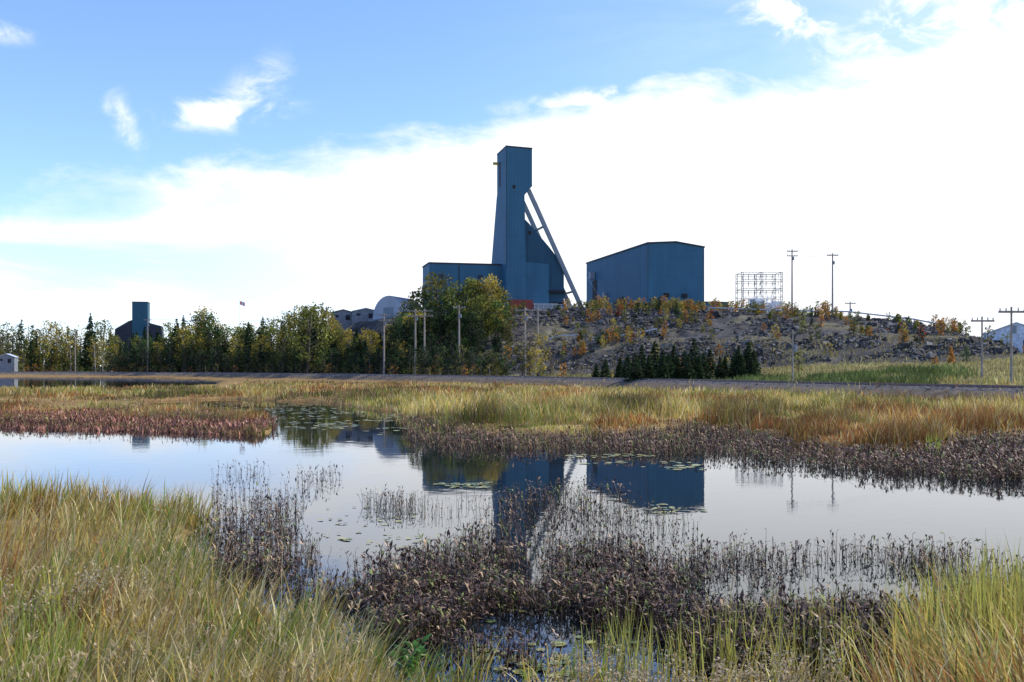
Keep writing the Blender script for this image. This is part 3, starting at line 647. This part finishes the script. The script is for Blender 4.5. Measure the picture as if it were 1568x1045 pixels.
for uu in (.5,1.5,2.5,4.4,5.5): mb.cyl(f4.p(uu,1,20.6),f4.p(uu,1,22.6),.16,.08)
for i in range(6): f4.box(mb,.2+.45*i,.35+.45*i,-.5,-.01,18.3,21)
mb.build('transformers',M_white,es)
# quonset
eq=empty('quonset_shed'); Yq=300; a=wp(563,487,Yq); b_=wp(622,487,Yq)
fq=Fr(a[0]+1.5,Yq,u=(.95,-.31)); r=5.2; 
mb=MB(); th=np.linspace(0,math.pi,19)
pts=[(r-r*math.cos(t_),17.5+6.9*math.sin(t_)) for t_ in th]
fq.ext(mb,pts,0,16); mb.build('shell',siding('ribbed_metal',(.34,.4,.46),(.95,-.31),.8),eq)
mb=MB()
for v in np.arange(0.4,16,1.6):
    pr=[(r-(r+.1)*math.cos(t_),17.5+7.0*math.sin(t_)) for t_ in th]
    for i in range(18): mb.beam(fq.p(pr[i][0],v,pr[i][1]),fq.p(pr[i+1][0],v,pr[i+1][1]),.14)
mb.prism([fq.p(3.6,-.03,17.5),fq.p(6.8,-.03,17.5),fq.p(6.8,-.03,21),fq.p(3.6,-.03,21)],[fq.p(3.6,-.09,17.5),fq.p(6.8,-.09,17.5),fq.p(6.8,-.09,21),fq.p(3.6,-.09,21)])
fq.box(mb,-1,11.5,-1,17,11,17.45)
mb.build('ribs_and_door',M_leg,eq)
def house(name,px,py,Y_,W,D,H,rise,mw,mrf,ud=(.97,.2),zb=None,door=True):
    a=wp(px,py,Y_); f=Fr(a[0],Y_,u=ud); e_=empty(name); z0=a[2] if zb is None else zb
    mb=MB(); f.ext(mb,[(0,z0-5),(W,z0-5),(W,z0+H),(W/2,z0+H+rise),(0,z0+H)],0,D); mb.build('walls',mw,e_)
    mb=MB(); f.ext(mb,[(-.3,z0+H-.05),(W/2,z0+H+rise+.02),(W+.3,z0+H-.05),(W+.3,z0+H+.15),(W/2,z0+H+rise+.25),(-.3,z0+H+.15)],-.3,D+.3); mb.build('roof',mrf,e_)
    mb=MB(); f.box(mb,W*.15,W*.3,-.06,0,z0+H*.35,z0+H*.7); f.box(mb,W*.6,W*.8,-.06,0,z0,z0+H*.7); mb.build('window_and_door',M_dark,e_)
M_roofl=simple('metal_roof',(.5,.55,.6),.45); M_wallg=simple('grey_wall',(.2,.22,.24),.7)
house('office_building',540,487,305,8,6,2.0,.9,M_wallg,M_roofl)
house('garage_building',508,490,310,7,7,2.2,.9,M_wallg,M_trim)
house('warehouse_building',1506,541,232,14,22,4.2,2.6,simple('pale_siding',(.55,.62,.7),.6),M_roofl,ud=(.8,-.6))
house('roadside_building',-4,556,385,6,5,2.2,1.2,M_wallg,M_roofl)
eh=empty('vent_shaft_building'); f5=Fr(wp(202,463,430)[0],430)
mb=MB(); f5.box(mb,0,6.4,0,8,5,31.2); mb.build('walls',siding('green_blue_siding',(.035,.11,.16)),eh)
mb=MB(); f5.box(mb,-.1,6.5,-.1,8.1,31.2,31.5); f5.ext(mb,[(-7,8),(-.15,8),(-.15,23.5),(-1.5,23.0),(-7,19.5)],0,8); f5.ext(mb,[(6.5,8),(13,8),(12,21),(6.5,22.5)],0,8); mb.build('skirt_roof',M_trim,eh)
# ---------------------------------------------------------------- utility poles
def pole(px,top,Y_,bottom=None,arms=1,dbl=0,thick=1.0):
    X_=(px-784)/F*Y_; zt=CZ+(HY-top)/F*Y_; zg=float(terrain(np.array([X_]),np.array([Y_]))[0]); 
    e_=empty('utility_pole'); mb=MB()
    xs_=[X_] if not dbl else [X_,X_+dbl]
    for x_ in xs_: mb.cyl((x_,Y_,zg-1),(x_,Y_,zt),.24*thick,.15*thick,8)
    mb.build('shaft',M_wood,e_); mb=MB()
    c_=sum(xs_)/len(xs_); hw=1.3+dbl*.8
    for i in range(arms): mb.beam((c_-hw,Y_-.15,zt-.5-i*1.1),(c_+hw,Y_-.15,zt-.5-i*1.1),.16,.2)
    if arms: mb.build('crossarms',M_wood,e_)
    mb=MB()
    for i in range(arms):
        for s_ in (-.9,-.45,.45,.9): mb.cyl((c_+hw*s_,Y_-.15,zt-.42-i*1.1),(c_+hw*s_,Y_-.15,zt-.1-i*1.1),.07,.04,6)
    mb.cyl((xs_[0]+.3,Y_-.1,zt-2.6),(xs_[0]+.3,Y_-.1,zt-1.8),.2,n=8)
    mb.build('insulators',M_leg,e_)
    return (c_,Y_,zt-.1-.0)
p1=pole(226,488,330); p2=pole(588,480,226,arms=2); p3=pole(636,473,219,arms=2,dbl=2.0); p4=pole(703,468,210,arms=1)
p5=pole(804,472,205,arms=2,dbl=2.6); p6=pole(1213,382,238,arms=2); p7=pole(1275,388,230,arms=1)
p8=pole(1504,485,112,arms=1,thick=.6); p9=pole(1549,470,96,arms=1,thick=.6); p10=pole(115,505,380); p11=pole(1302,462,245,arms=1)
p12=pole(1214,505,118,arms=0,thick=.5)
mb=MB()
def wire(a,b,off=0,sag=1.2,r=.014):
    pts=[]
    for i in range(9):
        t_=i/8; pts.append((a[0]*(1-t_)+b[0]*t_+off,a[1]*(1-t_)+b[1]*t_,a[2]*(1-t_)+b[2]*t_-sag*4*t_*(1-t_)))
    for i in range(8): mb.cyl(pts[i],pts[i+1],r,n=3)
for o_ in (-1,0,1):
    for a,b_ in ((p2,p3),(p3,p4),(p4,p5),(p1,p2),(p10,p1),(p6,p7)): wire(a,b_,o_)
    wire(p7,(150,215,12),o_,2.5,.01); wire(p8,p9,o_*.6,.5,.008); wire(p9,(90,30,12),o_*.6,.5,.006)
mb.build('power_lines',M_trim)
mb=MB(); prev=None
for px,py,Y_ in [(1085,471,250),(1120,472,246),(1200,476,236),(1300,483,222),(1400,490,214),(1450,497,210)]:
    X_=(px-784)/F*Y_; p_=(X_,Y_,float(terrain(np.array([X_]),np.array([Y_]))[0])+1.0)
    mb.cyl(p_,(p_[0],p_[1],p_[2]-2),.12,n=6)
    if prev: mb.cyl(prev,p_,.16,n=8)
    prev=p_
mb.build('pipeline',M_steel)
mb=MB(); prev=None
for px in np.arange(838,1010,6):
    Y_=np.interp(px,[838,1010],[236,225]); X_=(px-784)/F*Y_; zg=float(terrain(np.array([X_]),np.array([Y_]))[0]); mb.cyl((X_,Y_,zg-.3),(X_,Y_,zg+1),.07,n=4)
    p_=(X_,Y_,zg+.95)
    if prev: mb.beam(prev,p_,.06,.3)
    prev=p_
mb.build('guard_rail',M_steel)
ef=empty('flag_pole'); a=wp(367,462,330); mb=MB(); mb.cyl((a[0],330,1),(a[0],330,a[2]+.5),.09,.05); mb.build('pole',M_white,ef)
def flagpart(nm,s0,s1,mat):
    V=[];Q=[]
    for i in range(5):
        s=s0+(s1-s0)*i/4; V+=[(a[0]+.1+s,330+.18*math.sin(s*2.5),a[2]+.2-.35*s),(a[0]+.1+s,330+.18*math.sin(s*2.5),a[2]-1.0-.4*s)]
    for i in range(4): Q.append((2*i,2*i+1,2*i+3,2*i+2))
    make_mesh(nm,V,Q,None,None,[mat],True,ef)
M_fr=simple('flag_red',(.6,.02,.02)); flagpart('red_band',0,.4,M_fr); flagpart('white_field',.4,1.2,M_white); flagpart('red_band_2',1.2,1.6,M_fr)
# ---------------------------------------------------------------- railway
er=empty('railway_track')
dens=[]
for i in range(len(RP)-1):
    n_=int(np.hypot(*(RP[i+1]-RP[i]))/3); 
    for j in range(n_): dens.append(RP[i]+(RP[i+1]-RP[i])*j/n_)
dens=np.array(dens)
for _ in range(6): dens[1:-1]=(dens[:-2]+dens[1:-1]*2+dens[2:])/4
tg=np.gradient(dens,axis=0); tg/=np.linalg.norm(tg,axis=1,keepdims=True); nr=np.stack([-tg[:,1],tg[:,0]],1)
def strip(prof,name,mat):
    K=len(prof); V=[]
    for p_,n_ in zip(dens,nr):
        for o_,z_ in prof: V.append((p_[0]+n_[0]*o_,p_[1]+n_[1]*o_,z_))
    Q=[]
    for i in range(len(dens)-1):
        for j in range(K-1): Q.append((i*K+j,i*K+j+1,(i+1)*K+j+1,(i+1)*K+j))
    make_mesh(name,V,Q,None,None,[mat],False,er)
strip([(-3.0,.6),(-1.7,1.28),(1.7,1.28),(3.0,.6)],'ballast',simple('ballast_gravel',(.13,.108,.09),.95,0,.6,3,.6))
M_rail=simple('rail_steel',(.14,.09,.07),.5,.5)
for o_ in (-.72,.72): strip([(o_-.07,1.3),(o_-.04,1.5),(o_+.04,1.5),(o_+.07,1.3)],'rail',M_rail)
mb=MB()
cum=np.concatenate([[0],np.cumsum(np.linalg.norm(np.diff(dens,axis=0),axis=1))])
for s in np.arange(0,cum[-1]*.75,.9):
    xx=np.interp(s,cum,dens[:,0]); yy=np.interp(s,cum,dens[:,1]); a1=np.interp(s,cum,nr[:,0]); a2=np.interp(s,cum,nr[:,1])
    mb.beam((xx-a1*1.25,yy-a2*1.25,1.3),(xx+a1*1.25,yy+a2*1.25,1.3),.22,.12)
mb.build('sleepers',simple('creosote_wood',(.09,.07,.055),.9),er)
n=6000; s=u(n,0,cum[-1]*.6); o_=u(n,-3.4,3.4); xx=np.interp(s,cum,dens[:,0])+np.interp(s,cum,nr[:,0])*o_; yy=np.interp(s,cum,dens[:,1])+np.interp(s,cum,nr[:,1])*o_
zz=np.where(np.abs(o_)<1.7,1.28,1.28-(np.abs(o_)-1.7)*.52)
cube=np.array([[-1,-1,-1],[1,-1,-1],[1,1,-1],[-1,1,-1],[-1,-1,1],[1,-1,1],[1,1,1],[-1,1,1]],float)
V=cube[None]*RNG.uniform(.3,1,(n,8,3))*u(n,.05,.16)[:,None,None]+np.stack([xx,yy,zz],1)[:,None,:]
fq_=np.array([[0,3,2,1],[4,5,6,7],[0,1,5,4],[1,2,6,5],[2,3,7,6],[3,0,4,7]])
make_mesh('ballast_stones',V,(np.arange(n)*8)[:,None,None]+fq_[None],np.repeat(RNG.uniform(.06,.3,(n,1))*np.array([[1,.93,.86]]),8,0),None,[M_rock],False,er)
# ---------------------------------------------------------------- near weeds
def weed(px,py,h,n,leafc,stemc,ls,name,spread=.25,fluff=0):
    X_,Y_=gp(px,py); parts=[]
    P=np.stack([X_+RNG.normal(0,spread,n),Y_+RNG.normal(0,spread,n),np.zeros(n)],1); P[:,2]=terrain(P[:,0],P[:,1])-.03
    hh=h*u(n,.7,1.1); st=blades(P,hh,np.full(n,.008),u(n,0,6.28),u(n,0,.3),u(n,0,.4),prof=[1,1,.9,.8,.7,.5]); sc_=np.tile(np.array(stemc),(n,1)); parts.append((st,sc_,sc_))
    for j in range(14):
        K=RNG.integers(1,6,n); f=RNG.random((n,1)); att=st[np.arange(n),K-1].mean(1)*(1-f)+st[np.arange(n),K].mean(1)*f
        L1=ls*u(n,.6,1.2); c=np.array(leafc)*RNG.uniform(.6,1.4,(n,1))
        parts.append((blades(att,L1,L1*.42,u(n,0,6.28),u(n,.6,1.2),u(n,.3,1.2),prof=[.2,.9,1,.6,.04]),c,c))
    for j in range(fluff):
        att=st[:,5].mean(1)+RNG.normal(0,.035,(n,3))-np.array([0,0,1])*RNG.random((n,1))*.12
        L1=u(n,.012,.03); c=np.array([.5,.42,.28])*RNG.uniform(.6,1.3,(n,1)); parts.append((blades(att,L1,L1,u(n,0,6.28),u(n,0,2),u(n,0,1),prof=PR_L),c,c))
    blade_obj(name,parts,M_leaf)
weed(612,1075,.42,10,(.06,.16,.03),(.1,.1,.04),.12,'broadleaf_weed',.13)
weed(585,1090,.34,7,(.07,.17,.03),(.1,.1,.04),.11,'broadleaf_weed',.1)
weed(150,1010,.85,30,(.24,.18,.06),(.2,.12,.06),.07,'goldenrod_plant',.35,18)
weed(50,1060,.8,14,(.22,.17,.06),(.2,.12,.06),.07,'goldenrod_plant',.3,16)
weed(260,1110,.6,14,(.25,.2,.07),(.2,.12,.06),.06,'goldenrod_plant',.3,14)
for px in (880,960,1050,1150,1250): weed(px,1130,.42,22,(.36,.27,.14),(.28,.18,.09),.05,'dried_aster',.3,22)
# ---------------------------------------------------------------- camera
cd=bpy.data.cameras.new('camera'); cam=bpy.data.objects.new('camera',cd); sc.collection.objects.link(cam)
cam.location=(0,0,CZ); cam.rotation_euler=(math.radians(90),0,0); cd.lens=35.0; cd.sensor_width=36; cd.shift_y=(HY-522.5)/1568
cd.clip_start=.1; cd.clip_end=12000; sc.camera=cam
sc.view_settings.view_transform='Standard'; sc.view_settings.look='None'; sc.view_settings.exposure=0
